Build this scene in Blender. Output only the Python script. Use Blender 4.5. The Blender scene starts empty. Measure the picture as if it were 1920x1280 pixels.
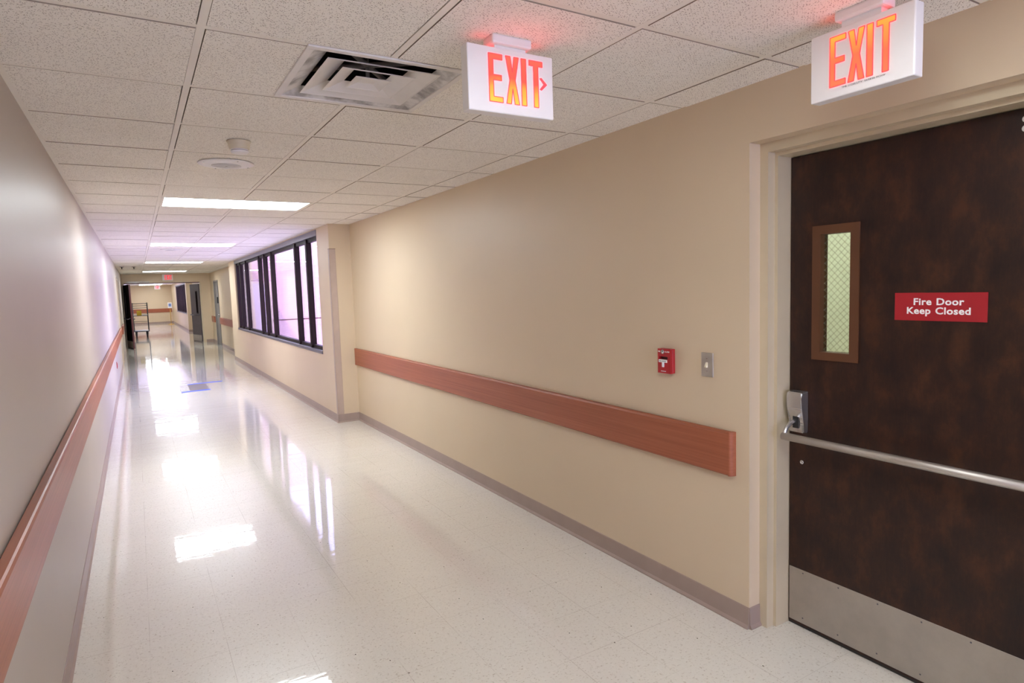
import bpy, bmesh, math, random
from mathutils import Vector, Matrix
random.seed(7)
S = bpy.context.scene
C = S.collection
PI = math.pi

# ------------------------------------------------------------------ camera, world, sun, exposure
cam_d = bpy.data.cameras.new('camera'); cam = bpy.data.objects.new('camera', cam_d); C.objects.link(cam)
_r = Vector((0.8559578, -0.5160147, -0.0326356)); _f = Vector((0.5118694, 0.8546079, -0.0873782)); _u = Vector((0.0729791, 0.0580868, 0.9956405))
M = Matrix(((_r.x, _u.x, -_f.x, -0.23144), (_r.y, _u.y, -_f.y, -2.15970), (_r.z, _u.z, -_f.z, 1.58325), (0, 0, 0, 1)))
cam.matrix_world = M
cam_d.sensor_width = 36.0; cam_d.lens = 1170.64 / 1920 * 36.0
cam_d.clip_start = 0.02; cam_d.clip_end = 200
S.camera = cam

W = bpy.data.worlds.new('sky'); S.world = W; W.use_nodes = True
WB = W.node_tree.nodes['Background']
WB.inputs[0].default_value = (0.52, 0.585, 1.0, 1); WB.inputs[1].default_value = 10.5
sun_d = bpy.data.lights.new('sun', 'SUN'); sun_d.energy = 4.0; sun_d.angle = math.radians(0.6); sun_d.color = (1.0, 0.93, 0.9)
sun = bpy.data.objects.new('sun', sun_d); C.objects.link(sun)
sun.rotation_euler = Vector((0.30, 0.72, -0.55)).to_track_quat('-Z', 'Y').to_euler()
back_d = bpy.data.lights.new('back_fill_light', 'AREA'); back_d.shape = 'RECTANGLE'; back_d.size = 2.1; back_d.size_y = 2.0
back_d.energy = 4.0; back_d.color = (1.0, 0.97, 0.97)
back = bpy.data.objects.new('back_fill_light', back_d); C.objects.link(back)
back.location = (0.80, -6.7, 1.2); back.rotation_euler = (math.pi / 2, 0, 0)      # fill lamp added in an opening behind the viewer, no real window
LENS_STRENGTH = 29.0
LAMP_COLOUR = (0.89, 0.96, 1.0)
S.view_settings.view_transform = 'Standard'; S.view_settings.look = 'None'
S.view_settings.exposure = 0.16; S.view_settings.gamma = 1.0; S.view_settings.use_curve_mapping = False
S.cycles.max_bounces = 12; S.cycles.diffuse_bounces = 9; S.cycles.glossy_bounces = 5
S.cycles.transparent_max_bounces = 16; S.cycles.sample_clamp_indirect = 6.0
S.cycles.use_denoising = True

# ------------------------------------------------------------------ main measures (metres)
T = 0.6096
H = 2.398            # ceiling
XL, XR, XP = -0.585, 2.048, 1.788
YB, YE, YF = -6.6, 22.0, 43.2
YN, YW = 5.38, 14.6  # the window wall juts out between these
DY0, DY1, DZ = -1.66, -0.367, 2.157   # recess of the fire door

# ------------------------------------------------------------------ materials
def rgb(r, g, b):
    f = lambda c: (c / 255 / 12.92) if c / 255 <= 0.04045 else ((c / 255 + 0.055) / 1.055) ** 2.4
    return (f(r), f(g), f(b), 1)

class NT:
    def __init__(s, name):
        s.m = bpy.data.materials.new(name); s.m.use_nodes = True; s.t = s.m.node_tree
        s.p = s.t.nodes['Principled BSDF']; s.out = s.t.nodes['Material Output']
    def n(s, typ, **kw):
        nd = s.t.nodes.new(typ)
        for k, v in kw.items(): setattr(nd, k, v)
        return nd
    def l(s, a, b): s.t.links.new(a, b)
    def coord(s, scale=(1, 1, 1), rot=(0, 0, 0)):
        tc = s.n('ShaderNodeTexCoord'); mp = s.n('ShaderNodeMapping')
        mp.inputs['Scale'].default_value = scale; mp.inputs['Rotation'].default_value = rot
        s.l(tc.outputs['Object'], mp.inputs['Vector']); return mp.outputs[0]
    def noise(s, vec, scale, detail=2, rough=0.5):
        nd = s.n('ShaderNodeTexNoise'); nd.inputs['Scale'].default_value = scale
        nd.inputs['Detail'].default_value = detail; nd.inputs['Roughness'].default_value = rough
        s.l(vec, nd.inputs['Vector']); return nd.outputs['Fac']
    def ramp(s, fac, stops):
        nd = s.n('ShaderNodeValToRGB'); e = nd.color_ramp.elements
        e[0].position, e[0].color = stops[0]; e[1].position, e[1].color = stops[-1]
        for p, c in stops[1:-1]:
            x = e.new(p); x.color = c
        s.l(fac, nd.inputs[0]); return nd.outputs[0]
    def math(s, op, a, b=None, c=None):
        nd = s.n('ShaderNodeMath', operation=op)
        for i, v in enumerate((a, b, c)):
            if v is None: continue
            if isinstance(v, (int, float)): nd.inputs[i].default_value = v
            else: s.l(v, nd.inputs[i])
        return nd.outputs[0]
    def mix(s, fac, a, b, mode='MIX'):
        nd = s.n('ShaderNodeMix', data_type='RGBA', blend_type=mode)
        if isinstance(fac, (int, float)): nd.inputs[0].default_value = fac
        else: s.l(fac, nd.inputs[0])
        for i, v in ((6, a), (7, b)):
            if isinstance(v, tuple): nd.inputs[i].default_value = v
            else: s.l(v, nd.inputs[i])
        return nd.outputs[2]
    def bump(s, h, strength=0.2, dist=0.002):
        nd = s.n('ShaderNodeBump'); nd.inputs['Strength'].default_value = strength; nd.inputs['Distance'].default_value = dist
        s.l(h, nd.inputs['Height']); s.l(nd.outputs[0], s.p.inputs['Normal'])

def plain(name, col, rough=0.5, metal=0.0, spec=0.5, var=0.06, scale=8, bump=0.0, bscale=200):
    k = NT(name); k.p.inputs['Roughness'].default_value = rough; k.p.inputs['Metallic'].default_value = metal
    k.p.inputs['Specular IOR Level'].default_value = spec
    v = k.coord()
    n = k.noise(v, scale, 3)
    lo = tuple(c * (1 - var) for c in col[:3]) + (1,); hi = tuple(min(1, c * (1 + var)) for c in col[:3]) + (1,)
    k.l(k.ramp(n, [(0.3, lo), (0.7, hi)]), k.p.inputs['Base Color'])
    if bump: k.bump(k.noise(v, bscale, 2), bump, 0.001)
    return k.m

def emit(name, col, strength):
    k = NT(name); k.p.inputs['Base Color'].default_value = (0.02, 0.02, 0.02, 1)
    k.p.inputs['Emission Color'].default_value = col; k.p.inputs['Emission Strength'].default_value = strength
    return k.m

def wall_paint(name, col, rough, spec=0.5):
    k = NT(name); v = k.coord()
    n = k.noise(v, 1.3, 2); fine = k.noise(v, 140, 2)
    a = tuple(c * 0.97 for c in col[:3]) + (1,); b = tuple(c * 1.02 for c in col[:3]) + (1,)
    k.l(k.ramp(n, [(0.3, a), (0.7, b)]), k.p.inputs['Base Color'])
    k.p.inputs['Roughness'].default_value = rough; k.p.inputs['Specular IOR Level'].default_value = spec
    k.bump(fine, 0.12, 0.0012)
    return k.m

def ceiling_tile_mat():
    k = NT('mineral_fibre_tile'); k.p.inputs['Roughness'].default_value = 0.9
    k.p.inputs['Specular IOR Level'].default_value = 0.2
    masks = []
    for sc, rot, thr, keep in (((78, 220, 1), 0.45, 0.20, 0.74), ((205, 84, 1), 0.25, 0.18, 0.80), ((175, 175, 1), 1.0, 0.13, 0.68)):
        v = k.coord(sc, (0, 0, rot))
        vo = k.n('ShaderNodeTexVoronoi'); vo.voronoi_dimensions = '2D'; vo.inputs['Scale'].default_value = 1.0
        vo.inputs['Randomness'].default_value = 1.0
        k.l(v, vo.inputs['Vector'])
        sep = k.n('ShaderNodeSeparateColor'); k.l(vo.outputs['Color'], sep.inputs[0])
        near = k.math('LESS_THAN', vo.outputs['Distance'], thr)
        on = k.math('GREATER_THAN', sep.outputs[0], keep)
        masks.append(k.math('MULTIPLY', near, on))
    m = k.math('MAXIMUM', k.math('MAXIMUM', masks[0], masks[1]), masks[2])
    big = k.noise(k.coord(), 2.0, 3)
    base = k.ramp(big, [(0.3, (0.86, 0.83, 0.76, 1)), (0.7, (0.90, 0.87, 0.80, 1))])
    k.l(k.mix(m, base, (0.20, 0.155, 0.12, 1)), k.p.inputs['Base Color'])
    k.bump(k.math('SUBTRACT', 1.0, m), 0.25, 0.001)
    return k.m

def floor_mat():
    k = NT('waxed_vinyl_tile')
    v = k.coord()
    big = k.noise(v, 0.8, 3)
    base = k.ramp(big, [(0.3, (0.69, 0.65, 0.575, 1)), (0.7, (0.735, 0.695, 0.62, 1))])
    dark = k.ramp(k.noise(k.coord((1, 1.9, 1), (0, 0, 0.5)), 62, 3, 0.6), [(0.60, (0, 0, 0, 1)), (0.68, (1, 1, 1, 1))])
    dark2 = k.ramp(k.noise(k.coord((2.0, 1, 1), (0, 0, 0.3)), 48, 3, 0.6), [(0.61, (0, 0, 0, 1)), (0.68, (1, 1, 1, 1))])
    lite = k.ramp(k.noise(k.coord((1.7, 1, 1), (0, 0, -0.4)), 40, 3, 0.6), [(0.58, (0, 0, 0, 1)), (0.68, (1, 1, 1, 1))])
    c = k.mix(k.math('MULTIPLY', dark, 0.6), base, (0.33, 0.26, 0.18, 1))
    c = k.mix(k.math('MULTIPLY', dark2, 0.5), c, (0.38, 0.31, 0.23, 1))
    c = k.mix(k.math('MULTIPLY', lite, 0.4), c, (0.80, 0.76, 0.68, 1))
    # thin dark joints of 12 inch tiles
    tc = k.n('ShaderNodeTexCoord'); sx = k.n('ShaderNodeSeparateXYZ'); k.l(tc.outputs['Object'], sx.inputs[0])
    js = []
    for ax, off in ((0, -0.289), (1, -0.106)):
        u = k.math('DIVIDE', k.math('SUBTRACT', sx.outputs[ax], off - 30 * 0.3048), 0.3048)
        fr = k.math('FRACT', u)
        d = k.math('MINIMUM', fr, k.math('SUBTRACT', 1.0, fr))
        js.append(k.math('LESS_THAN', d, 0.0032))
    j = k.math('MAXIMUM', js[0], js[1])
    patchy = k.ramp(k.noise(v, 2.2, 2), [(0.40, (0.06, 0.06, 0.06, 1)), (0.62, (0.6, 0.6, 0.6, 1))])
    jm = k.math('MULTIPLY', j, patchy)
    c = k.mix(jm, c, (0.30, 0.24, 0.18, 1))
    vo = k.n('ShaderNodeTexVoronoi'); vo.voronoi_dimensions = '2D'; vo.inputs['Scale'].default_value = 2.4; k.l(k.coord((1.4, 1, 1)), vo.inputs['Vector'])
    c = k.mix(k.math('LESS_THAN', vo.outputs['Distance'], 0.0085), c, (0.05, 0.035, 0.025, 1))      # specks of dirt
    k.l(c, k.p.inputs['Base Color'])
    k.p.inputs['Roughness'].default_value = 0.25
    k.p.inputs['Specular IOR Level'].default_value = 0.15
    k.p.inputs['Coat Weight'].default_value = 1.0; k.p.inputs['Coat Roughness'].default_value = 0.03
    h = k.math('ADD', k.math('MULTIPLY', k.noise(k.coord((0.9, 2.6, 1)), 2.4, 3), 1.0), k.math('MULTIPLY', k.noise(k.coord((0.35, 6.0, 1)), 7, 3), 0.085))
    nd = k.n('ShaderNodeBump'); nd.inputs['Strength'].default_value = 0.24; nd.inputs['Distance'].default_value = 0.006
    k.l(h, nd.inputs['Height']); k.l(nd.outputs[0], k.p.inputs['Normal']); k.l(nd.outputs[0], k.p.inputs['Coat Normal'])
    return k.m

def wood_rail_mat():
    k = NT('red_brown_wood'); v = k.coord((14, 0.6, 60))
    n = k.noise(v, 1.6, 5, 0.6)
    k.l(k.ramp(n, [(0.25, (0.25, 0.070, 0.030, 1)), (0.55, (0.33, 0.098, 0.045, 1)), (0.8, (0.40, 0.13, 0.065, 1))]), k.p.inputs['Base Color'])
    k.p.inputs['Roughness'].default_value = 0.40; k.p.inputs['Specular IOR Level'].default_value = 0.4
    return k.m

def dark_door_mat():
    k = NT('dark_stained_veneer')
    a = k.noise(k.coord((1, 1, 0.6)), 10, 6, 0.70); g = k.noise(k.coord((1, 60, 6)), 2.2, 3, 0.6)
    base = k.ramp(a, [(0.34, (0.013, 0.0065, 0.006, 1)), (0.50, (0.026, 0.011, 0.0075, 1)), (0.66, (0.056, 0.020, 0.010, 1))])
    c = k.mix(k.ramp(g, [(0.5, (0, 0, 0, 1)), (0.8, (0.30, 0.30, 0.30, 1))]), base, (0.060, 0.022, 0.011, 1))
    k.l(c, k.p.inputs['Base Color']); k.p.inputs['Roughness'].default_value = 0.38
    k.p.inputs['Specular IOR Level'].default_value = 0.35
    return k.m

def brushed_mat(name, col, rough=0.35, blotch=0.1):
    k = NT(name); k.p.inputs['Metallic'].default_value = 0.9
    n = k.noise(k.coord((1, 1, 1)), 5, 6, 0.65); g = k.noise(k.coord((1, 3, 240)), 2, 2)
    lo = tuple(c * (1 - blotch) for c in col[:3]) + (1,); hi = tuple(c * (1 + blotch) for c in col[:3]) + (1,)
    k.l(k.ramp(n, [(0.3, lo), (0.7, hi)]), k.p.inputs['Base Color'])
    k.p.inputs['Roughness'].default_value = rough; k.bump(g, 0.05, 0.0005)
    return k.m

def brick_mat():
    k = NT('pink_brick'); tc = k.n('ShaderNodeTexCoord'); sp = k.n('ShaderNodeSeparateXYZ'); k.l(tc.outputs['Object'], sp.inputs[0])
    cb = k.n('ShaderNodeCombineXYZ'); k.l(k.math('ADD', sp.outputs[0], sp.outputs[1]), cb.inputs[0]); k.l(sp.outputs[2], cb.inputs[1])
    b = k.n('ShaderNodeTexBrick'); k.l(cb.outputs[0], b.inputs['Vector'])
    b.inputs['Scale'].default_value = 1.0; b.inputs['Brick Width'].default_value = 0.25; b.inputs['Row Height'].default_value = 0.075
    b.inputs['Mortar Size'].default_value = 0.008
    b.inputs['Color1'].default_value = (0.54, 0.35, 0.35, 1); b.inputs['Color2'].default_value = (0.58, 0.385, 0.38, 1); b.inputs['Mortar'].default_value = (0.60, 0.42, 0.41, 1)
    k.l(b.outputs['Color'], k.p.inputs['Base Color']); k.p.inputs['Roughness'].default_value = 0.85
    k.bump(b.outputs['Fac'], -0.3, 0.004)
    return k.m

def glass_mat(name, tint, refl=1.0, wired=False):
    k = NT(name); k.t.nodes.remove(k.p)
    tr = k.n('ShaderNodeBsdfTransparent'); gl = k.n('ShaderNodeBsdfGlossy'); gl.inputs['Roughness'].default_value = 0.0
    tr.inputs[0].default_value = tint
    ge = k.n('ShaderNodeNewGeometry'); dt = k.n('ShaderNodeVectorMath', operation='DOT_PRODUCT')
    k.l(ge.outputs['Incoming'], dt.inputs[0]); k.l(ge.outputs['Normal'], dt.inputs[1])
    om = k.math('SUBTRACT', 1.0, k.math('ABSOLUTE', dt.outputs['Value']))
    fr = k.math('ADD', k.math('MULTIPLY', k.math('POWER', om, 5.0), 0.96), 0.04)
    mx = k.n('ShaderNodeMixShader'); k.l(k.math('MULTIPLY', fr, refl), mx.inputs[0])
    k.l(tr.outputs[0], mx.inputs[1]); k.l(gl.outputs[0], mx.inputs[2])
    last = mx.outputs[0]
    if wired:
        tc = k.n('ShaderNodeTexCoord'); sp = k.n('ShaderNodeSeparateXYZ'); k.l(tc.outputs['Object'], sp.inputs[0])
        ws = []
        for sg in (1, -1):
            u = k.math('FRACT', k.math('DIVIDE', k.math('ADD', k.math('ADD', sp.outputs[1], 50.0), k.math('MULTIPLY', sp.outputs[2], sg)), 0.028))
            ws.append(k.math('LESS_THAN', u, 0.04))
        w = k.math('MAXIMUM', ws[0], ws[1])
        df = k.n('ShaderNodeBsdfDiffuse'); df.inputs[0].default_value = (0.22, 0.20, 0.15, 1)
        m2 = k.n('ShaderNodeMixShader'); k.l(w, m2.inputs[0]); k.l(last, m2.inputs[1]); k.l(df.outputs[0], m2.inputs[2]); last = m2.outputs[0]
    k.l(last, k.out.inputs[0]); return k.m

def exit_letter_mat(name, stops, strength):
    # colour of the lit lens follows the lamps inside the sign (object Z of the sign)
    k = NT(name); tc = k.n('ShaderNodeTexCoord'); sp = k.n('ShaderNodeSeparateXYZ'); k.l(tc.outputs['Object'], sp.inputs[0])
    wob = k.math('MULTIPLY', k.math('SUBTRACT', k.noise(tc.outputs['Object'], 14, 2), 0.5), 0.05)
    fac = k.math('DIVIDE', k.math('ADD', k.math('ADD', sp.outputs[2], wob), -0.034), 0.151)
    k.p.inputs['Base Color'].default_value = (0.3, 0.02, 0.02, 1)
    k.l(k.ramp(fac, stops), k.p.inputs['Emission Color']); k.p.inputs['Emission Strength'].default_value = strength
    return k.m

MT = {}
MT['wall'] = wall_paint('beige_wall_paint', (0.62, 0.495, 0.34, 1), 0.45)
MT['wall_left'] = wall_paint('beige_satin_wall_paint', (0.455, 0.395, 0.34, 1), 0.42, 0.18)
MT['frame_paint'] = plain('beige_frame_paint', (0.57, 0.475, 0.325, 1), 0.38, var=0.03)
MT['tile'] = ceiling_tile_mat()
MT['tile_edge'] = plain('raw_fibre_tile_edge', (0.33, 0.28, 0.22, 1), 0.95, 0.0, 0.1)  # raw fibre tone, kept dark to deepen the shadow gaps between tiles
MT['grid'] = plain('cream_grid_metal', (0.84, 0.80, 0.72, 1), 0.6, var=0.02)
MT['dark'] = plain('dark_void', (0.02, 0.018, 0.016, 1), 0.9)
MT['floor'] = floor_mat()
MT['wood'] = wood_rail_mat()
MT['base'] = plain('taupe_vinyl_base', (0.33, 0.245, 0.205, 1), 0.42, var=0.04)
MT['door'] = dark_door_mat()
MT['steel'] = brushed_mat('brushed_steel', (0.50, 0.46, 0.41, 1), 0.50, 0.10)
MT['chrome'] = brushed_mat('satin_chrome', (0.62, 0.61, 0.61, 1), 0.24, 0.04)
MT['bronze'] = plain('dark_bronze', (0.015, 0.007, 0.006, 1), 0.5, 0.0, 0.12)
MT['grey_metal'] = plain('grey_anodised_metal', (0.13, 0.12, 0.14, 1), 0.35, 0.4)
MT['white'] = plain('white_plastic', (0.80, 0.78, 0.76, 1), 0.4, var=0.02)
MT['cream'] = plain('cream_plastic', (0.60, 0.53, 0.39, 1), 0.45, var=0.03)
MT['ivory'] = plain('ivory_plastic', (0.80, 0.72, 0.52, 1), 0.35, var=0.02)
MT['red'] = plain('red_plastic', (0.38, 0.012, 0.018, 1), 0.35, var=0.05)
MT['sign_red'] = plain('red_engraved_plastic', (0.36, 0.012, 0.02, 1), 0.4, var=0.04)
MT['white_print'] = plain('white_print', (0.85, 0.84, 0.84, 1), 0.5, var=0.01)
MT['black'] = plain('black_paint', (0.015, 0.015, 0.015, 1), 0.5)
MT['guard'] = plain('taupe_corner_plastic', (0.44, 0.335, 0.275, 1), 0.5, var=0.04, bump=0.3, bscale=500)
MT['vent'] = plain('white_vent_enamel', (0.74, 0.71, 0.68, 1), 0.45, var=0.05)
MT['dusty'] = None
MT['vision'] = plain('brown_vision_frame', (0.105, 0.041, 0.018, 1), 0.38, var=0.06)
MT['glass'] = glass_mat('tinted_window_glass', (0.96, 0.905, 0.97, 1))
MT['wired'] = glass_mat('wired_glass', (0.86, 0.90, 0.82, 1), 0.7, True)
MT['lens'] = emit('fluorescent_lens', LAMP_COLOUR + (1,), LENS_STRENGTH)
MT['lens_dim'] = emit('dimmed_fluorescent_lens', LAMP_COLOUR + (1,), LENS_STRENGTH * 0.54)  # same lens with lowered emission, to balance the light
MT['tape'] = plain('blue_tape', (0.07, 0.11, 0.50, 1), 0.6, 0.0, 0.2, var=0.05)
MT['patch'] = plain('grey_floor_patch', (0.16, 0.13, 0.125, 1), 0.6, 0.0, 0.2, var=0.05)
MT['brick'] = brick_mat()
MT['paving'] = plain('concrete_paving', (0.45, 0.40, 0.38, 1), 0.9, scale=3)
MT['roofing'] = plain('roof_membrane', (0.12, 0.11, 0.11, 1), 0.9)
MT['grey_door'] = plain('grey_door_paint', (0.10, 0.082, 0.088, 1), 0.45, 0.0, 0.3, var=0.1)
MT['elevator'] = plain('grey_steel_door', (0.20, 0.185, 0.175, 1), 0.5, 0.0, 0.3, var=0.05)
MT['dark_leaf'] = plain('dark_brown_door_face', (0.007, 0.004, 0.004, 1), 0.7, 0.0, 0.1)
MT['maroon'] = plain('maroon_door_edge', (0.075, 0.012, 0.016, 1), 0.4)
MT['cart'] = plain('dark_grey_cart_metal', (0.06, 0.06, 0.065, 1), 0.4, 0.5)
MT['deck'] = plain('pale_cart_deck', (0.60, 0.58, 0.58, 1), 0.45)
MT['court_door'] = plain('pale_pink_door', (0.56, 0.45, 0.45, 1), 0.6)
MT['rubber'] = plain('black_rubber', (0.012, 0.012, 0.014, 1), 0.6)
MT['yellow'] = plain('yellow_card', (0.62, 0.44, 0.02, 1), 0.5)
MT['brass'] = plain('brass', (0.58, 0.36, 0.10, 1), 0.3, 0.8)
MT['blue_print'] = plain('blue_print', (0.14, 0.23, 0.46, 1), 0.5)
MT['stair_wall'] = plain('pale_green_wall', (0.60, 0.59, 0.45, 1), 0.6, var=0.03)
MT['exit_low'] = exit_letter_mat('exit_lens_hot_below', [(0.0, (1.0, 0.155, 0.012, 1)), (0.30, (1.0, 0.10, 0.008, 1)), (0.5, (1.0, 0.022, 0.012, 1)), (1.0, (1.0, 0.028, 0.016, 1))], 4.0)
MT['exit_warm'] = exit_letter_mat('exit_lens_warm', [(0.0, (1.0, 0.045, 0.017, 1)), (0.45, (1.0, 0.040, 0.015, 1)), (0.75, (1.0, 0.070, 0.012, 1)), (1.0, (1.0, 0.10, 0.011, 1))], 4.0)
MT['exit_dim'] = emit('exit_lens_dim', (1.0, 0.03, 0.05, 1), 1.25)
MT['exit_edge'] = emit('exit_lens_edge', (1.0, 0.018, 0.024, 1), 3.5)
MT['exit_glow'] = emit('exit_top_lens', (1.0, 0.06, 0.06, 1), 2.2)

def dusty_mat():
    k = NT('dusty_vent_enamel'); v = k.coord()
    d = k.noise(v, 9, 4, 0.6)
    k.l(k.ramp(d, [(0.38, (0.30, 0.28, 0.27, 1)), (0.60, (0.72, 0.70, 0.68, 1))]), k.p.inputs['Base Color'])
    k.p.inputs['Roughness'].default_value = 0.6
    return k.m
MT['dusty'] = dusty_mat()

# ------------------------------------------------------------------ mesh helpers
def bx(bm, x0, x1, y0, y1, z0, z1, mi=0, bev=0.0, seg=2):
    r = bmesh.ops.create_cube(bm, size=1.0)
    vs = r['verts']
    for v in vs:
        v.co = Vector(((x0 + x1) / 2 + v.co.x * (x1 - x0), (y0 + y1) / 2 + v.co.y * (y1 - y0), (z0 + z1) / 2 + v.co.z * (z1 - z0)))
    fs = {f for v in vs for f in v.link_faces}
    for f in fs: f.material_index = mi
    if bev > 0:
        es = list({e for v in vs for e in v.link_edges})
        q = bmesh.ops.bevel(bm, geom=es, offset=bev, segments=seg, affect='EDGES', profile=0.5)
        for f in q['faces']: f.material_index = mi
    return vs

def poly(bm, pts, d, mi=0):
    """closed polygon pts (3D) extruded by vector d"""
    a = [bm.verts.new(p) for p in pts]; b = [bm.verts.new(Vector(p) + Vector(d)) for p in pts]
    n = len(pts); fs = [bm.faces.new(a), bm.faces.new(b[::-1])]
    for i in range(n): fs.append(bm.faces.new((a[i], b[i], b[(i + 1) % n], a[(i + 1) % n])))
    for f in fs: f.material_index = mi
    return fs

def tube(bm, pts, r, n=12, mi=0, caps=True):
    pts = [Vector(p) for p in pts]; rings = []
    rr = r if isinstance(r, (list, tuple)) else [r] * len(pts)
    ref = None
    for i, p in enumerate(pts):
        t = (pts[min(i + 1, len(pts) - 1)] - pts[max(i - 1, 0)]).normalized()
        if ref is None: ref = t.orthogonal().normalized()
        u = (ref - t * ref.dot(t)).normalized(); w = t.cross(u); ref = u
        rings.append([bm.verts.new(p + (u * math.cos(2 * PI * k / n) + w * math.sin(2 * PI * k / n)) * rr[i]) for k in range(n)])
    for a, b in zip(rings, rings[1:]):
        for k in range(n):
            f = bm.faces.new((a[k], a[(k + 1) % n], b[(k + 1) % n], b[k])); f.smooth = True; f.material_index = mi
    if caps:
        for ring in (rings[0][::-1], rings[-1]):
            f = bm.faces.new(ring); f.material_index = mi

def lathe(bm, prof, n=32, c=(0, 0, 0), mi=0, smooth=True):
    """prof: list of (radius, z); closed top and bottom with fans when the radius is above zero"""
    rings = []
    for r, z in prof:
        if r < 1e-6: rings.append([bm.verts.new((c[0], c[1], c[2] + z))])
        else: rings.append([bm.verts.new((c[0] + r * math.cos(2 * PI * k / n), c[1] + r * math.sin(2 * PI * k / n), c[2] + z)) for k in range(n)])
    for a, b in zip(rings, rings[1:]):
        for k in range(n):
            va = [a[k % len(a)], a[(k + 1) % len(a)], b[(k + 1) % len(b)], b[k % len(b)]]
            u = []
            for v in va:
                if v not in u: u.append(v)
            if len(u) > 2:
                f = bm.faces.new(u); f.smooth = smooth; f.material_index = mi
    for ring, flip in ((rings[0], True), (rings[-1], False)):
        if len(ring) > 2:
            f = bm.faces.new(ring[::-1] if flip else ring); f.material_index = mi

def new(): return bmesh.new()

def obj(name, bm, mats, parent=None, loc=(0, 0, 0), label=None):
    bmesh.ops.recalc_face_normals(bm, faces=bm.faces[:])
    me = bpy.data.meshes.new(name); bm.to_mesh(me); bm.free()
    for m in (mats if isinstance(mats, (list, tuple)) else [mats]): me.materials.append(m)
    o = bpy.data.objects.new(name, me); C.objects.link(o)
    o.location = loc
    if parent is not None: o.parent = parent
    if label: o['label'] = label
    return o

def tag(o, label, cat, group=None, kind=None):
    o['label'] = label; o['category'] = cat
    if group: o['group'] = group
    if kind: o['kind'] = kind
    return o

def thing(name, label, cat, loc=(0, 0, 0), rz=0.0, group=None, kind=None):
    o = bpy.data.objects.new(name, None); C.objects.link(o); o.empty_display_size = 0.1
    o.location = loc; o.rotation_euler = (0, 0, rz)
    return tag(o, label, cat, group, kind)

def dup(root, loc, label, rz=None):
    r = root.copy(); C.objects.link(r); r.location = loc; r['label'] = label
    if rz is not None: r.rotation_euler = (0, 0, rz)
    for ch in list(root.children):
        c = ch.copy(); C.objects.link(c); c.parent = r
        for g in list(ch.children):
            d = g.copy(); C.objects.link(d); d.parent = c
    return r

def text_mesh(name, body, size, mat, parent, matrix, bold=0.0, depth=0.0008, align='LEFT', spacing=1.0, sx=1.0):
    cu = bpy.data.curves.new(name, 'FONT'); cu.body = body; cu.size = size; cu.align_x = align; cu.offset = bold
    cu.extrude = depth; cu.space_character = spacing; cu.resolution_u = 3; cu.space_word = 1.2
    t = bpy.data.objects.new(name + '_src', cu); C.objects.link(t)
    dg = bpy.context.evaluated_depsgraph_get(); dg.update()
    me = bpy.data.meshes.new_from_object(t.evaluated_get(dg))
    bpy.data.objects.remove(t); bpy.data.curves.remove(cu)
    me.transform(matrix @ Matrix.Diagonal((sx, 1, 1, 1)))
    me.materials.clear(); me.materials.append(mat); me.name = name
    o = bpy.data.objects.new(name, me); C.objects.link(o); o.parent = parent
    return o

# a text plane that reads from -X (right wall): x -> -Y, y -> Z, normal -> -X
def from_left(x, y, z): return Matrix(((0, 0, -1, x), (-1, 0, 0, y), (0, 1, 0, z), (0, 0, 0, 1)))
# a text plane that reads from -Y: x -> X, y -> Z, normal -> -Y
def from_front(x, y, z): return Matrix(((1, 0, 0, x), (0, 0, -1, y), (0, 1, 0, z), (0, 0, 0, 1)))

# ------------------------------------------------------------------ the setting: floor, ceiling, walls
bm = new(); bx(bm, XL - 0.3, 2.36, YB - 0.2, YF + 0.3, -0.12, 0.0)
tag(obj('floor', bm, MT['floor']), 'glossy waxed cream tile floor running the length of the corridor', 'floor', kind='structure')

FIX_CELLS = [(0, 6), (0, 14), (0, 23), (0, 32), (0, 40), (0, 48), (0, 56), (0, 64), (0, 68), (0, -3), (0, -9)]   # two cells wide in X
VENTS = [(0.615, 0.29)]                       # 0.59 square surface frames, shared over a main bar
VO = 0.268                                     # half of the opening cut through the tiles
fix_set = {(i + a, k) for i, k in FIX_CELLS for a in (0, 1)}
holes = [(x - VO, x + VO, y - VO, y + VO) for x, y in VENTS]

def cut(rects, h):
    out = []
    for (a, b, c, d) in rects:
        x0, x1, y0, y1 = h
        if x1 <= a or x0 >= b or y1 <= c or y0 >= d: out.append((a, b, c, d)); continue
        if x0 > a: out.append((a, x0, c, d))
        if x1 < b: out.append((x1, b, c, d))
        a2, b2 = max(a, x0), min(b, x1)
        if y0 > c: out.append((a2, b2, c, y0))
        if y1 < d: out.append((a2, b2, y1, d))
    return out

GB, GAP = 0.012, 0.0030
cols = [(-1, XL, 0.0), (0, 0.0, T), (1, T, 2 * T), (2, 2 * T, 3 * T), (3, 3 * T, XR + 0.02)]
bmt = new(); bmg = new()
k0, k1 = int(math.floor(YB / T)), int(math.ceil(YF / T))
for k in range(k0, k1):
    for i, xa, xb in cols:
        if (i, k) in fix_set: continue
        a = xa + (GB + GAP if i > -1 else 0.022); b = xb - (GB + GAP if i < 3 else 0.0)
        ya, yb = k * T + GB + GAP, (k + 1) * T - GB - GAP
        jx, jy = random.uniform(-0.0016, 0.0016), random.uniform(-0.0016, 0.0016)
        a += jx; b += jx; ya += jy; yb += jy
        z = H - 0.0012 + random.uniform(-0.0014, 0.0018)
        rs = [(a, b, ya, yb)]
        for h in holes: rs = cut(rs, h)
        for r in rs:
            vs = bx(bmt, r[0], r[1], r[2], r[3], z, z + 0.018, 1)
            for f in {f for v in vs for f in v.link_faces}:
                if all(v.co.z < z + 0.001 for v in f.verts): f.material_index = 0
bars = []
for i in range(4): bars.append((i * T - GB, i * T + GB, YB, YF, 0.0))
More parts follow.
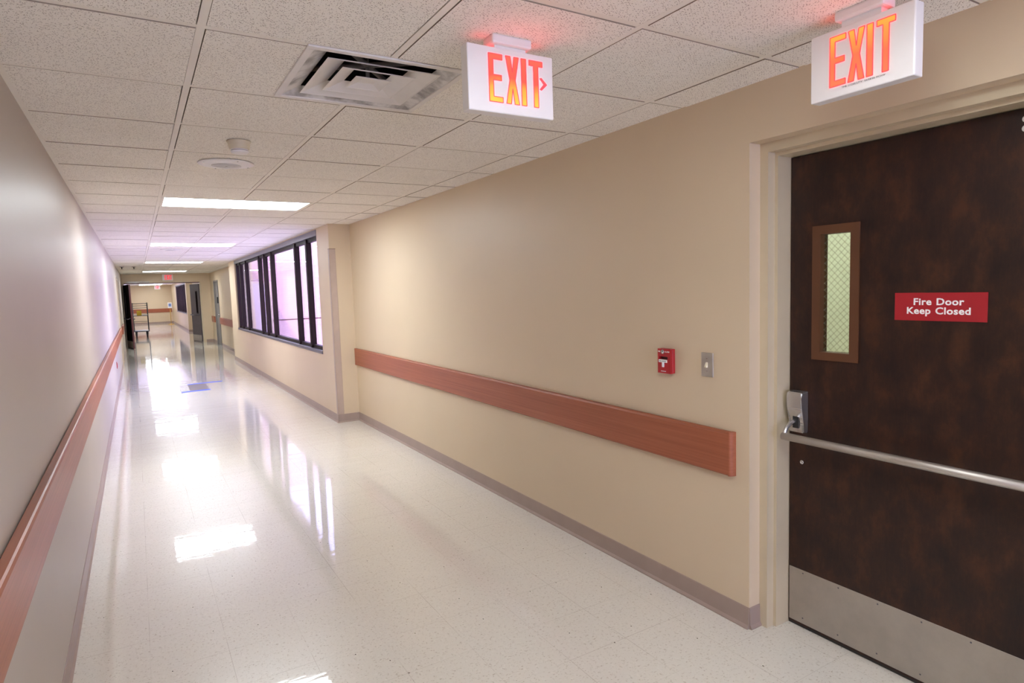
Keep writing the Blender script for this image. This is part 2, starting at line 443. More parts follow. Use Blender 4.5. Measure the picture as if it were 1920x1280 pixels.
for k in range(k0, k1 + 1): bars.append((XL, XR + 0.02, k * T - GB, k * T + GB, 0.0006))
bars.append((XL - 0.01, XL + 0.022, YB, YF, 0.0012))
for x0, x1, y0, y1, dz in bars:
    rs = [(x0, x1, y0, y1)]
    for h in holes: rs = cut(rs, h)
    for i, k in FIX_CELLS:
        rs = [q for r in rs for q in cut([r], (i * T + GB, (i + 2) * T - GB, k * T + GB, (k + 1) * T - GB))]
    for r in rs: bx(bmg, r[0], r[1], r[2], r[3], H + dz, H + 0.02)
ceil_o = tag(obj('ceiling', bmt, [MT['tile'], MT['tile_edge']]), 'suspended ceiling of speckled square mineral tiles', 'ceiling', kind='structure')
obj('ceiling_grid', bmg, MT['grid'], ceil_o)

bm = new()
bx(bm, XL - 0.3, 2.3, YB - 0.2, YF + 0.3, H + 0.5, H + 0.65)
bx(bm, 1.95, 2.3, -6, YE, H + 0.65, 4.0)  # unseen parapet, added to cast shade on the courtyard brick
tag(obj('roof', bm, MT['roofing']), 'flat roof slab hidden above the suspended ceiling, plus a parapet added for shade', 'roof', kind='structure')

ZT = H + 0.5
LD0, LD1 = 15.2, 16.4       # doorway in the left wall
bm = new()
bx(bm, XL - 0.25, XL, YB, LD0, 0, ZT)
bx(bm, XL - 0.25, XL, LD0, LD1, 2.1, ZT)
bx(bm, XL - 0.25, XL, LD1, YF, 0, ZT)
tag(obj('wall_left', bm, MT['wall_left']), 'long beige wall on the left with a wooden handrail', 'wall', kind='structure')

WY0, WY1, WZ0, WZ1 = 5.945, 13.6, 0.80, 2.384
GD0, GD1 = 19.62, 20.86     # grey door in the right wall
bm = new()
bx(bm, XR, 2.32, YB, DY0, 0, ZT)
bx(bm, XR, 2.32, DY0, DY1, DZ, ZT)
bx(bm, XR, 2.32, DY1, YN, 0, ZT)
bx(bm, XP, 2.1, YN, WY0, 0, ZT)
bx(bm, XP, 2.1, WY0, WY1, 0, WZ0)
bx(bm, XP, 2.1, WY0, WY1, WZ1, ZT)
bx(bm, XP, 2.1, WY1, YW, 0, ZT)
bx(bm, XR, 2.32, YW, GD0, 0, ZT)
bx(bm, XR, 2.32, GD0, GD1, 2.1, ZT)
bx(bm, XR, 2.32, GD1, YE, 0, ZT)
tag(obj('wall_right', bm, MT['wall']), 'beige wall on the right with the fire door and window', 'wall', kind='structure')

OX0, OX1, OZ = -0.56, 1.76, 2.10           # double door opening in the end wall
bm = new()
bx(bm, XL, OX0, YE, YE + 0.15, 0, ZT); bx(bm, OX1, 2.32, YE, YE + 0.15, 0, ZT); bx(bm, OX0, OX1, YE, YE + 0.15, OZ, ZT)
tag(obj('wall_end', bm, MT['wall']), 'beige wall across the corridor around the open double doors', 'wall', kind='structure')
NY, W2A, W2B = 30.0, 30.5, 38.5
bm = new()
bx(bm, XR, 2.32, YE + 0.15, NY, 0, ZT)
bx(bm, XP, 2.1, NY, W2A, 0, ZT); bx(bm, XP, 2.1, W2A, W2B, 0, WZ0); bx(bm, XP, 2.1, W2A, W2B, 2.26, ZT); bx(bm, XP, 2.1, W2B, YF, 0, ZT)
tag(obj('wall_far_right', bm, MT['wall']), 'right wall of the corridor beyond the open double doors', 'wall', kind='structure')
bm = new(); bx(bm, XL, 2.32, YF, YF + 0.2, 0, ZT)
tag(obj('wall_far', bm, MT['wall']), 'beige wall closing the far end of the corridor', 'wall', kind='structure')
bm = new(); bx(bm, XL - 0.25, -0.25, YB - 0.2, YB, 0, ZT); bx(bm, 1.85, 2.32, YB - 0.2, YB, 0, ZT); bx(bm, -0.25, 1.85, YB - 0.2, YB, 2.2, ZT); bx(bm, -0.25, 1.85, YB - 0.2, YB, 0, 0.2)  # unseen wall, its opening left for the added fill lamp
tag(obj('wall_back', bm, MT['wall']), 'beige wall closing the corridor behind the viewer', 'wall', kind='structure')

# baseboards with a small toe
def base_run(bm, p, q, nx, ny):
    """vinyl cove base along p->q standing out towards (nx, ny)"""
    prof = [(0.0, 0.0), (0.014, 0.0), (0.014, 0.006), (0.006, 0.018), (0.004, 0.096), (0.002, 0.1), (0.0, 0.1)]
    P, Q = Vector((*p, 0)), Vector((*q, 0)); N = Vector((nx, ny, 0))
    poly(bm, [P + N * a + Vector((0, 0, z)) for a, z in prof], Q - P)
bm = new(); base_run(bm, (XL, YB), (XL, LD0 - 0.06), 1, 0); base_run(bm, (XL, LD1 + 0.06), (XL, YE), 1, 0)
tag(obj('baseboard_left', bm, MT['base']), 'taupe vinyl baseboard along the left wall', 'baseboard', kind='structure')
bm = new()
base_run(bm, (XR, DY1), (XR, YN), -1, 0); base_run(bm, (XR, DY1 + 0.0), (XR + 0.07, DY1), 0, -1)
base_run(bm, (XR, YN), (XP - 0.004, YN), 0, -1); base_run(bm, (XP, YN - 0.004), (XP, YW), -1, 0)
base_run(bm, (XR, YW), (XR, GD0 - 0.05), -1, 0); base_run(bm, (XR, GD1 + 0.05), (XR, YE), -1, 0); base_run(bm, (XR, YE), (OX1 + 0.05, YE), 0, -1)
tag(obj('baseboard_right', bm, MT['base']), 'taupe vinyl baseboard along the right wall and its projection', 'baseboard', kind='structure')
bm = new()
base_run(bm, (XR, YE + 0.15), (XR, NY), -1, 0); base_run(bm, (XR, NY), (XP, NY), 0, -1); base_run(bm, (XP, NY), (XP, YF), -1, 0); base_run(bm, (XL, YF), (XP, YF), 0, -1)
base_run(bm, (XL, YE + 0.15), (XL, YF), 1, 0)
tag(obj('baseboard_far', bm, MT['base']), 'taupe vinyl baseboard around the corridor beyond the double doors', 'baseboard', kind='structure')

# ------------------------------------------------------------------ window 1 in the projecting wall
def make_window(name, label, y0, y1, z0, z1, mulls, head):
    w = thing(name, label, 'window', (XP, y0, z0), kind='structure')
    L, Z = y1 - y0, z1 - z0
    b = new(); bx(b, -0.004, 0.14, 0, L, Z - head, Z, bev=0.003, seg=1); obj('window_head', b, MT['grey_metal'], w)
    b = new(); bx(b, 0.035, 0.09, 0, L, Z - head - 0.045, Z - head); obj('top_rail', b, MT['bronze'], w)
    b = new(); bx(b, -0.012, 0.14, 0, L, 0, 0.042, bev=0.003, seg=1); obj('window_sill', b, MT['grey_metal'], w)
    b = new(); bx(b, 0.035, 0.09, 0, L, 0.042, 0.085); obj('bottom_rail', b, MT['bronze'], w)
    za, zb = 0.085, Z - head - 0.045
    for a, c in ((0, 0.05), (L - 0.05, L)):
        b = new(); bx(b, 0.03, 0.10, a, c, 0.042, Z - head); obj('jamb', b, MT['bronze'], w)
    for m in mulls:
        b = new(); bx(b, 0.012, 0.085, m - y0, m - y0 + 0.075, 0.042, Z - head, bev=0.004, seg=1); obj('mullion', b, MT['bronze'], w)
    eds = [y0 + 0.05] + [e for m in mulls for e in (m, m + 0.075)] + [y1 - 0.05]
    for a, c in zip(eds[::2], eds[1::2]):
        b = new(); bx(b, 0.060, 0.066, a - y0, c - y0, za, zb); obj('glass_pane', b, MT['glass'], w)
    return w
make_window('window_1', 'wide dark framed courtyard window in the nearer projecting wall', WY0, WY1, WZ0, WZ1,
            [6.58, 7.30, 9.18, 9.86, 10.42, 12.08, 12.88, 13.40], 0.075)
make_window('window_2', 'dark framed window beyond the open double doors', W2A, W2B, WZ0, 2.26, [31.6, 32.5, 33.6, 34.5, 35.6, 36.6, 37.6], 0.06)

# courtyard seen through the window
bm = new(); bx(bm, 2.1, 16, 20.0, 20.3, -0.5, 5.2)
bx(bm, 2.1, 16, 19.985, 20.0, 0.705, 0.735, 1)
tag(obj('wall_courtyard', bm, [MT['brick'], MT['maroon']]), 'sunlit pink brick wall across the courtyard outside the window', 'wall', kind='structure')
bm = new(); bx(bm, 2.32, 30, -10, 20, -0.6, -0.45)
tag(obj('ground', bm, MT['paving']), 'pale paved courtyard ground outside the window', 'ground', kind='structure')
cd = thing('door_2', 'pale door in the shaded brick wall outside the window', 'door', (3.02, 19.985, -0.45), kind='structure')
bm = new(); bx(bm, 0.04, 0.62, -0.02, 0.01, 0.0, 2.41); obj('door_leaf', bm, MT['court_door'], cd)
bm = new(); bx(bm, 0, 0.04, -0.03, 0.01, 0, 2.45); bx(bm, 0.62, 0.66, -0.03, 0.01, 0, 2.45); bx(bm, 0.04, 0.62, -0.03, 0.01, 2.41, 2.45); obj('door_frame', bm, MT['wall'], cd)

# ------------------------------------------------------------------ fire door on the right
# frame standing back in the wall recess
fr = thing('trim_1', 'beige painted steel frame around the dark fire door', 'door frame', (0, 0, 0), kind='structure')
def frame_piece(bm, profile_pts, y_sign, y_edge, z1):
    """jamb: profile of (depth X, offset from the recess side) extruded upward"""
    poly(bm, [(x, y_edge - y_sign * o, 0.0) for x, o in profile_pts], (0, 0, z1))
prof = [(2.118, 0.0), (2.118, 0.040), (2.166, 0.040), (2.166, 0.052), (2.262, 0.052), (2.262, 0.12), (2.32, 0.12), (2.32, 0.0)]
prof = [(2.118, 0.0), (2.118, 0.040), (2.163, 0.040), (2.163, 0.055), (2.31, 0.055), (2.31, 0.0)]
bm = new(); frame_piece(bm, prof, 1, DY1, DZ); obj('jamb', bm, MT['frame_paint'], fr)
bm = new(); frame_piece(bm, prof, -1, DY0, DZ); obj('jamb', bm, MT['frame_paint'], fr)
bm = new()
bx(bm, 2.118, 2.31, DY0 + 0.040, DY1 - 0.040, DZ - 0.040, DZ); bx(bm, 2.163, 2.31, DY0 + 0.055, DY1 - 0.055, DZ - 0.055, DZ - 0.040)
obj('head', bm, MT['frame_paint'], fr)

dr = thing('door_1', 'dark brown wooden fire door with a narrow wired glass window', 'door', (2.25, DY1 - 0.058, 0.0), kind='structure')
DW = (DY1 - DY0) - 0.116                     # leaf width; local y runs from 0 at the latch to -DW
def D(y): return y - (DY1 - 0.058)           # world y -> local
bm = new()
vy0, vy1, vz0, vz1 = D(-0.700), D(-0.566), 1.258, 1.764     # window cut out
for a, b, c, d in ((-DW, vy0, 0.012, 2.098), (vy1, 0.0, 0.012, 2.098), (vy0, vy1, 0.012, vz0), (vy0, vy1, vz1, 2.098)):
    bx(bm, 0.0, 0.045, a, b, c, d)
obj('door_leaf', bm, MT['door'], dr)
vf = None
bm = new()
for a, b, c, d in ((D(-0.732), D(-0.530), 1.230, 1.264), (D(-0.732), D(-0.530), 1.759, 1.795), (D(-0.732), D(-0.695), 1.264, 1.759), (D(-0.567), D(-0.530), 1.264, 1.759)):
    bx(bm, -0.006, 0.0, a, b, c, d)
for a, b, c, d in ((D(-0.6985), D(-0.6955), 1.264, 1.759), (D(-0.5675), D(-0.5645), 1.264, 1.759), (D(-0.698), D(-0.565), 1.2615, 1.2645), (D(-0.698), D(-0.565), 1.7585, 1.7615)):
    bx(bm, -0.004, 0.045, a, b, c, d)
vf = obj('vision_frame', bm, MT['vision'], dr, label='brown metal frame around the narrow window')
bm = new(); bx(bm, 0.020, 0.026, vy0, vy1, vz0, vz1); obj('wired_glass', bm, MT['wired'], vf, label='wired glass')
bm = new(); bx(bm, -0.0022, 0.0, -DW + 0.02, -0.004, 0.022, 0.272, bev=0.0008, seg=1)
kp = obj('kick_plate', bm, MT['steel'], dr, label='brushed steel kick plate')
for zz in (0.255, 0.045):
    for n in range(7):
        bm = new(); bx(bm, -0.0035, -0.002, -0.075 - n * 0.165, -0.069 - n * 0.165, zz, zz + 0.006, bev=0.001, seg=1)
        obj('screw', bm, MT['grey_metal'], kp)
bm = new(); bx(bm, 0.002, 0.043, -DW, 0, 0.001, 0.012); obj('gap_shade', bm, MT['black'], dr, label='black strip standing in for shade under the door')  # black strip fills the gap below the leaf, shade put into colour
# red plate
bm = new(); bx(bm, -0.0035, 0.0, D(-1.174), D(-0.870), 1.409, 1.512, bev=0.0008, seg=1)
sgn = obj('door_sign', bm, MT['sign_red'], dr, label='red plate reading Fire Door Keep Closed in white')
text_mesh('lettering', 'Fire Door', 0.0345, MT['white_print'], sgn, from_left(-0.0037, D(-1.019), 1.4675), 0.0009, 0.0003, 'CENTER', 1.06, 1.10)
text_mesh('lettering', 'Keep Closed', 0.0345, MT['white_print'], sgn, from_left(-0.0037, D(-1.019), 1.4345), 0.0009, 0.0003, 'CENTER', 1.06, 1.10)
# panic bar
pb = bpy.data.objects.new('panic_bar', None); C.objects.link(pb); pb.empty_display_size = 0.1
pb.parent = dr
bm = new()
y0, y1 = D(-0.516), D(-0.444)
side = [(-0.000, 1.088), (-0.048, 1.084), (-0.052, 1.060), (-0.052, 1.012), (-0.034, 0.968), (-0.030, 0.945), (-0.036, 0.906), (0.0, 0.904)]
poly(bm, [(x, y0, z) for x, z in side], (0, y1 - y0, 0))
es = [e for e in bm.edges]
bmesh.ops.bevel(bm, geom=es, offset=0.004, segments=2, affect='EDGES')
obj('latch_housing', bm, MT['chrome'], pb)
bm = new(); bx(bm, -0.0385, -0.028, D(-0.492), D(-0.466), 0.925, 0.975); obj('latch_slot', bm, MT['black'], pb)
bm = new()
arm = []
for t in range(9):
    a = t / 8
    arm.append((-0.030 - 0.078 * math.sin(a * PI / 2), D(-0.474), 0.955 - 0.057 * (1 - math.cos(a * PI / 2)) ))
tube(bm, arm, [0.009] * 8 + [0.012], 12)
obj('bar_arm', bm, MT['chrome'], pb)
bm = new(); tube(bm, [(-0.108, D(-0.466), 0.898), (-0.108, D(-1.545), 0.898)], 0.0165, 20)
obj('cross_bar', bm, MT['steel'], pb)
bm = new()
poly(bm, [(x, D(-1.575), z) for x, z in side], (0, 0.076, 0)); tube(bm, [(-0.02, D(-1.54), 0.95), (-0.08, D(-1.54), 0.93), (-0.108, D(-1.54), 0.898)], 0.010, 10)
obj('hinge_housing', bm, MT['chrome'], pb)
for z in (2.064, 2.034):
    bm = new(); lathe(bm, [(0.011, 0.0), (0.011, 0.004), (0.007, 0.008), (0.0, 0.009)], 16)
    for v in bm.verts: v.co = Vector((-v.co.z, D(-1.262) + v.co.x, z + v.co.y))
    obj('closer_bolt', bm, MT['white'], dr, label='pale round bolt head near the top of the door')
bm = new(); lathe(bm, [(0.009, 0.0), (0.009, 0.002), (0.0045, 0.003), (0.0045, 0.0005), (0, 0.0005)], 16)
for v in bm.verts: v.co = Vector((-v.co.z, D(-0.486) + v.co.x, 0.766 + v.co.y))
obj('keyhole_ring', bm, MT['chrome'], dr, label='small round metal keyhole ring')

# lit stair lobby behind the fire door
bm = new()
bx(bm, 4.6, 4.7, -2.6, 4.0, -0.1, 2.9); bx(bm, 2.32, 4.7, -2.7, -2.6, -0.1, 2.9); bx(bm, 2.32, 4.7, 4.0, 4.1, -0.1, 2.9)
bx(bm, 2.32, 4.7, -2.7, 4.1, 2.8, 2.9)
tag(obj('wall_stairwell', bm, MT['stair_wall']), 'pale green wall seen through the wired glass of the fire door', 'wall', kind='structure')
bm = new(); bx(bm, 2.36, 4.7, -2.7, 4.1, -0.15, -0.02)
tag(obj('floor_stairwell', bm, MT['paving']), 'floor of the lobby behind the fire door', 'floor', kind='structure')
bm = new(); bx(bm, 4.54, 4.6, -2.6, 4.0, 0.66, 0.90, bev=0.01)
tag(obj('trim_2', bm, MT['white']), 'pale rail along the lobby wall behind the fire door', 'rail', kind='structure')

# ------------------------------------------------------------------ light fixtures
def make_fixture(loc, label, lens='lens'):
    t = thing('ceiling_light', label, 'ceiling light', loc, group='recessed fluorescent ceiling lights')
    w, d = 2 * T - 2 * GB, T - 2 * GB
    b = new()
    for a, c, e, f in ((0, w, 0, 0.022), (0, w, d - 0.022, d), (0, 0.022, 0.022, d - 0.022), (w - 0.022, w, 0.022, d - 0.022)):
        bx(b, a, c, e, f, -0.004, 0.02)
    obj('frame', b, MT['grid'], t)
    b = new(); bx(b, 0.022, w - 0.022, 0.022, d - 0.022, -0.001, 0.012); obj('lens', b, MT[lens], t, label='glowing white lens')
    b = new(); bx(b, 0.003, w - 0.003, 0.003, d - 0.003, 0.021, 0.10); obj('housing', b, MT['grid'], t)
    return t
labels = ['nearest lit ceiling light, in front of the round speaker', 'second lit ceiling light along the corridor from the viewer',
          'third lit ceiling light along the corridor from the viewer', 'lit ceiling light just before the end wall exit sign',
          'first ceiling light beyond the open double doors', 'second ceiling light beyond the open double doors', 'third ceiling light beyond the open double doors', 'fourth ceiling light beyond the open double doors',
          'ceiling light closest to the far end wall', 'ceiling light right above and behind the viewer', 'ceiling light farther behind the viewer']
proto = None
for (i, k), lb in zip(FIX_CELLS, labels):
    loc = (i * T + GB, k * T + GB, H)
    if proto is None: proto = make_fixture(loc, lb)
    elif k < 0 or k >= 40: make_fixture(loc, lb, 'lens_dim')      # emission turned down to balance the brightness of these stretches
    else: dup(proto, loc, lb)

lb = thing('stair_light', 'ceiling light of the lobby behind the fire door', 'ceiling light', (3.3, 0.9, 2.78))
bm = new(); bx(bm, -0.3, 0.3, -0.6, 0.6, 0.0, 0.02); obj('frame', bm, MT['grid'], lb)
bm = new(); bx(bm, -0.28, 0.28, -0.58, 0.58, -0.01, 0.0); obj('lens', bm, MT['lens'], lb)

# ------------------------------------------------------------------ supply vent
vt = thing('ceiling_vent', 'square white louvred air vent in the ceiling beside the exit sign with arrow', 'vent', (VENTS[0][0], VENTS[0][1], H))
def ring(bm, r0, z0, r1, z1, th=0.0016, mi=0):
    """four sided flared louvre: inner/outer skin from half width r0 at z0 to r1 at z1"""
    def sq(r, z): return [bm.verts.new((sx * r, sy * r, z)) for sx, sy in ((-1, -1), (1, -1), (1, 1), (-1, 1))]
    a, b, c, d = sq(r0, z0), sq(r1, z1), sq(r1 - th, z1), sq(r0 - th * 1.6, z0)
    for p, q in ((a, b), (b, c), (c, d), (d, a)):
        for i in range(4):
            f = bm.faces.new((p[i], p[(i + 1) % 4], q[(i + 1) % 4], q[i])); f.material_index = mi
bm = new()
R1, R0 = 0.300, 0.274
for a, b, c, d in ((-R1, R1, -R1, -R0), (-R1, R1, R0, R1), (-R1, -R0, -R0, R0), (R0, R1, -R0, R0)): bx(bm, a, b, c, d, -0.007, 0.0, bev=0.002, seg=1)
obj('flange', bm, MT['vent'], vt)
bm = new(); ring(bm, 0.276, -0.003, 0.212, 0.024, 0.002); obj('outer_cone', bm, MT['dusty'], vt, label='dust streaked outer cone')
for r0, r1, z0, z1 in ((0.212, 0.128, -0.004, 0.030), (0.140, 0.076, -0.004, 0.022), (0.068, 0.030, -0.004, 0.010)):
    bm = new(); ring(bm, r0, z0, r1, z1, 0.003); 
    ring(bm, r0 + 0.003, z0 - 0.001, r0, z0 + 0.003, 0.003)
    obj('louvre', bm, MT['vent'], vt)
bm = new(); bx(bm, -0.031, 0.031, -0.031, 0.031, 0.008, 0.011); obj('centre_plate', bm, MT['vent'], vt)
bm = new()
for s in (1, -1): tube(bm, [(-0.20, -0.20 * s, 0.085), (0.20, 0.20 * s, 0.050)], 0.011, 8)
tube(bm, [(0.0, 0.0, 0.012), (0.0, 0.0, 0.10)], 0.008, 8)
obj('brace', bm, MT['elevator'], vt, label='grey metal braces inside')
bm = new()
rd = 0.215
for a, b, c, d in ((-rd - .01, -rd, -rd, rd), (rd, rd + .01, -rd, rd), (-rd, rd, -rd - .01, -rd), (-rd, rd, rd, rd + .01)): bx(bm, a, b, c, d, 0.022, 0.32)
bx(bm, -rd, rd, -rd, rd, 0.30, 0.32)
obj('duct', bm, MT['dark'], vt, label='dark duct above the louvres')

# ------------------------------------------------------------------ smoke detector and speaker
sd = thing('smoke_detector', 'cream round smoke detector on the ceiling by the nearest round speaker', 'smoke detector', (0.300, 1.475, H - 0.002))
bm = new(); lathe(bm, [(0.060, 0.0), (0.060, -0.004), (0.055, -0.012), (0.050, -0.040), (0.047, -0.044), (0.0, -0.044)][::-1], 40); obj('base', bm, MT['cream'], sd)
bm = new(); lathe(bm, [(0.0, -0.064), (0.030, -0.0635), (0.040, -0.060), (0.044, -0.053), (0.044, -0.051), (0.040, -0.049), (0.040, -0.0475), (0.044, -0.046), (0.044, -0.044), (0, -0.044)], 40); obj('sensor_head', bm, MT['white'], sd)
bm = new(); lathe(bm, [(0.0412, -0.0508), (0.0412, -0.0465)], 40); obj('sensor_slot', bm, MT['vision'], sd)

def perforated():
    k = NT('perforated_speaker_grille'); v = k.coord((230, 230, 1)); vo = k.n('ShaderNodeTexVoronoi'); vo.voronoi_dimensions = '2D'; vo.inputs['Scale'].default_value = 1; vo.inputs['Randomness'].default_value = 0.0
    k.l(v, vo.inputs['Vector']); m = k.math('LESS_THAN', vo.outputs['Distance'], 0.30)
    k.l(k.mix(m, (0.70, 0.68, 0.67, 1), (0.10, 0.095, 0.09, 1)), k.p.inputs['Base Color']); k.p.inputs['Roughness'].default_value = 0.5
    return k.m
MT['grille'] = perforated()
def make_speaker(loc, label):
    t = thing('ceiling_speaker', label, 'speaker', loc, group='round ceiling speakers')
    b = new(); lathe(b, [(0.088, -0.013), (0.105, -0.011), (0.135, -0.007), (0.158, -0.003), (0.160, 0.0), (0.088, 0.0)][::-1], 48); obj('rim', b, MT['white'], t)
    b = new(); lathe(b, [(0.0, -0.017), (0.05, -0.0165), (0.088, -0.0128), (0.088, -0.004), (0, -0.004)], 48); obj('grille', b, MT['grille'], t)
    for q in range(4):
        a = q * PI / 2 + 0.35
        b = new(); lathe(b, [(0.0, -0.0105), (0.004, -0.010), (0.0045, -0.007), (0, -0.006)], 10, (0.14 * math.cos(a), 0.14 * math.sin(a), 0)); obj('screw', b, MT['chrome'], t)
    b = new(); lathe(b, [(0.0, -0.020), (0.006, -0.019), (0.007, -0.0165), (0, -0.016)], 12); obj('centre_screw', b, MT['chrome'], t)
    return t
sp = make_speaker((0.310, 2.100, H - 0.004), 'round white ceiling speaker nearest the viewer, before the nearest light')
dup(sp, (0.345, 9.90, H - 0.004), 'round ceiling speaker just past the second ceiling light')
dup(sp, (0.644, 13.80, H - 0.004), 'round ceiling speaker in front of the third ceiling light')
dup(sp, (0.469, 17.55, H - 0.004), 'round ceiling speaker before the last light of the corridor')
for x, lbl in ((-0.46, 'small dark sprinkler head close to the left wall'), (-0.20, 'small dark sprinkler head farther from the left wall')):
    t = thing('sprinkler_head', lbl, 'sprinkler', (x, 16.4, H - 0.002), group='ceiling sprinkler heads')
    b = new(); lathe(b, [(0.045, 0.0), (0.045, -0.006), (0.018, -0.012), (0, -0.012)], 20); obj('escutcheon', b, MT['grey_metal'], t)
    b = new(); tube(b, [(0, 0, -0.012), (0, 0, -0.05)], 0.010, 10); lathe(b, [(0.0, -0.056), (0.03, -0.055), (0.03, -0.052), (0, -0.052)], 14); obj('deflector', b, MT['bronze'], t)

# ------------------------------------------------------------------ exit signs
def letter_polys():
    """tall condensed letters; x from the left edge of the sign, z above the bottom edge"""
    z0, z1, s = 0.034, 0.185, 0.0165
    zm = (z0 + z1) / 2
    E = [(0, z0), (0.051, z0), (0.051, z0 + s), (s, z0 + s), (s, zm - s / 2 + .002), (0.047, zm - s / 2 + .002), (0.047, zm + s / 2 + .002), (s, zm + s / 2 + .002), (s, z1 - s), (0.051, z1 - s), (0.051, z1), (0, z1)]
    w = 0.050
    Xl = [(0, z0), (0.018, z0), (w / 2, zm - 0.026), (w - 0.018, z0), (w, z0), (w / 2 + 0.0105, zm), (w, z1), (w - 0.018, z1), (w / 2, zm + 0.026), (0.018, z1), (0, z1), (w / 2 - 0.0105, zm)]
    I = [(0, z0), (0.0185, z0), (0.0185, z1), (0, z1)]
    Tt = [(0.0175, z0), (0.0355, z0), (0.0355, z1 - s), (0.053, z1 - s), (0.053, z1), (0, z1), (0, z1 - s), (0.0175, z1 - s)]
    return {'E': E, 'X': Xl, 'I': I, 'T': Tt}
LP = letter_polys()
def make_exit(loc, rz, label, xs, lens, w=0.325, h=0.205, chevron=False, canopy='ceiling', note=None, rim='exit_edge'):
    """origin at the left bottom front corner; face towards local -Y; thickness along +Y"""
    t = thing('exit_sign', label, 'exit sign', loc, rz, group='lit red exit signs')
    th = 0.046
    b = new(); bx(b, 0, w, 0, th, 0, h, bev=0.004, seg=2); obj('housing', b, MT['white'], t)
    for ch, x in zip('EXIT', xs):
        pts = LP[ch]
        b = new(); poly(b, [(x + px, 0.001, pz) for px, pz in pts], (0, -0.0016, 0))
        L = obj('letter', b, MT[lens], t)
        cx = x + sum(p[0] for p in pts) / len(pts)
        e = new()
        n = len(pts)
        for q in range(n):                      # lit rim where the stencil edge catches the red lens
            p0, p1 = Vector((x + pts[q][0], pts[q][1])), Vector((x + pts[(q + 1) % n][0], pts[(q + 1) % n][1]))
            d = (p1 - p0); nn = Vector((-d.y, d.x)).normalized() * 0.0011
            poly(e, [(p0.x - nn.x, 0.0008, p0.y - nn.y), (p1.x - nn.x, 0.0008, p1.y - nn.y), (p1.x + nn.x, 0.0008, p1.y + nn.y), (p0.x + nn.x, 0.0008, p0.y + nn.y)], (0, -0.0027, 0))
        obj('letter_rim', e, MT[rim], L)
    if chevron:
        b = new(); c = 0.113
        poly(b, [(0.272, 0.001, c + 0.018), (0.280, 0.001, c + 0.021), (0.303, 0.001, c), (0.280, 0.001, c - 0.021), (0.272, 0.001, c - 0.018), (0.288, 0.001, c)], (0, -0.002, 0))
        obj('arrow', b, MT['exit_edge'], t, label='red chevron pointing right')
    if canopy != 'wall':
        b = new(); zc = H - loc[2]
        bx(b, w / 2 - 0.075, w / 2 + 0.075, -0.012, th + 0.012, zc - 0.032, zc - 0.001, bev=0.007); bx(b, w / 2 - 0.06, w / 2 + 0.06, 0.006, th - 0.006, h - 0.002, zc - 0.03)
        obj('canopy', b, MT['white'], t)
        if canopy != 'ceiling': return t
        b = new(); bx(b, w / 2 - 0.13, w / 2 + 0.13, 0.010, th - 0.010, h - 0.001, h + 0.0015)
        obj('top_lens', b, MT['exit_glow'], t, label='red lens on top of the housing')
    if note:
        text_mesh('small_print', note, 0.0078, MT['black'], t, from_front(0.105, -0.0006, 0.0225), 0.0, 0.0001, 'LEFT', 1.12)
    return t
make_exit((0.722, -0.35, 2.150), 0.0, 'white exit sign with a right arrow hanging beside the air vent', (0.076, 0.140, 0.200, 0.231), 'exit_low', 0.328, 0.207, True)
make_exit((1.70, -0.877, 2.142), -PI / 2, 'large white exit sign without arrow hanging before the fire door', (0.066, 0.125, 0.182, 0.211), 'exit_warm', 0.318, 0.207, False, note='TMB 1/120E/277V  04/08/06 MCHW')
make_exit((0.602, YE - 0.047, 2.165), 0.0, 'small lit exit sign on the wall over the open double doors', (0.076, 0.140, 0.200, 0.231), 'exit_dim', 0.318, 0.215, False, canopy='wall', rim='exit_dim')
make_exit((0.79, 40.4, 2.115), 0.0, 'pale exit sign at the far end beyond the double doors', (0.066, 0.125, 0.182, 0.211), 'exit_dim', 0.305, 0.205, False, canopy='stem', rim='exit_dim')

# ------------------------------------------------------------------ handrails
def rail(name, label, x_wall, side, y0, y1, zb, zt, th, joint=None, caps=(True, True)):
    """flat wooden bumper rail standing off the wall; side = +1 when it stands out towards +X"""
    t = thing(name, label, 'handrail', (x_wall, y0, zb), group='wooden wall handrails')
    L, h = y1 - y0, zt - zb
    cuts = [0.0] + ([joint - y0] if joint else []) + [L]
    for q, (a, c) in enumerate(zip(cuts, cuts[1:])):
        b = new()
        s = side
        prof = [(0.006, 0.004), (th - 0.006, 0.0), (th, 0.006), (th, h - 0.012), (th - 0.004, h - 0.003), (th - 0.010, h), (0.006, h)]
        g = 0.0012
        poly(b, [(s * px, a + (g if q else 0), pz) for px, pz in prof], (0, c - a - (g if q else 0), 0))
        obj('rail_board', b, MT['wood'], t)
    n = max(1, int(L / 1.6))
    for i in range(n + 1):
        yy = 0.08 + (L - 0.16) * i / n
        b = new(); bx(b, min(0, side * 0.008), max(0, side * 0.008), yy - 0.03, yy + 0.03, 0.05, h - 0.05)
        obj('bracket', b, MT['wood'], t)
    return t
ZB, ZTP = 0.694, 0.897
def end_cap(t, y, side, th, h, sgn):
    b = new(); pts = []
    for q in range(7):
        a = q / 6 * PI / 2
        pts.append((side * th * math.cos(a), y + sgn * 0.018 * math.sin(a), 0.0))
    pts = [(0.0, y, 0.0)] + pts
    poly(b, pts, (0, 0, h)); o = obj('end_cap', b, MT['wood'], t)
    for p in o.data.polygons: p.use_smooth = False
r1 = rail('handrail', 'wooden handrail between the fire door and the projecting wall', XR, -1, -0.278, 5.34, ZB, ZTP, 0.032)
end_cap(r1, 0.0, -1, 0.032, ZTP - ZB, -1); end_cap(r1, 5.618, -1, 0.032, ZTP - ZB, 1)
rail('handrail', 'long wooden handrail running along the left wall', XL, 1, YB + 0.1, LD0 - 0.25, 0.735, 0.925, 0.040, joint=2.9)
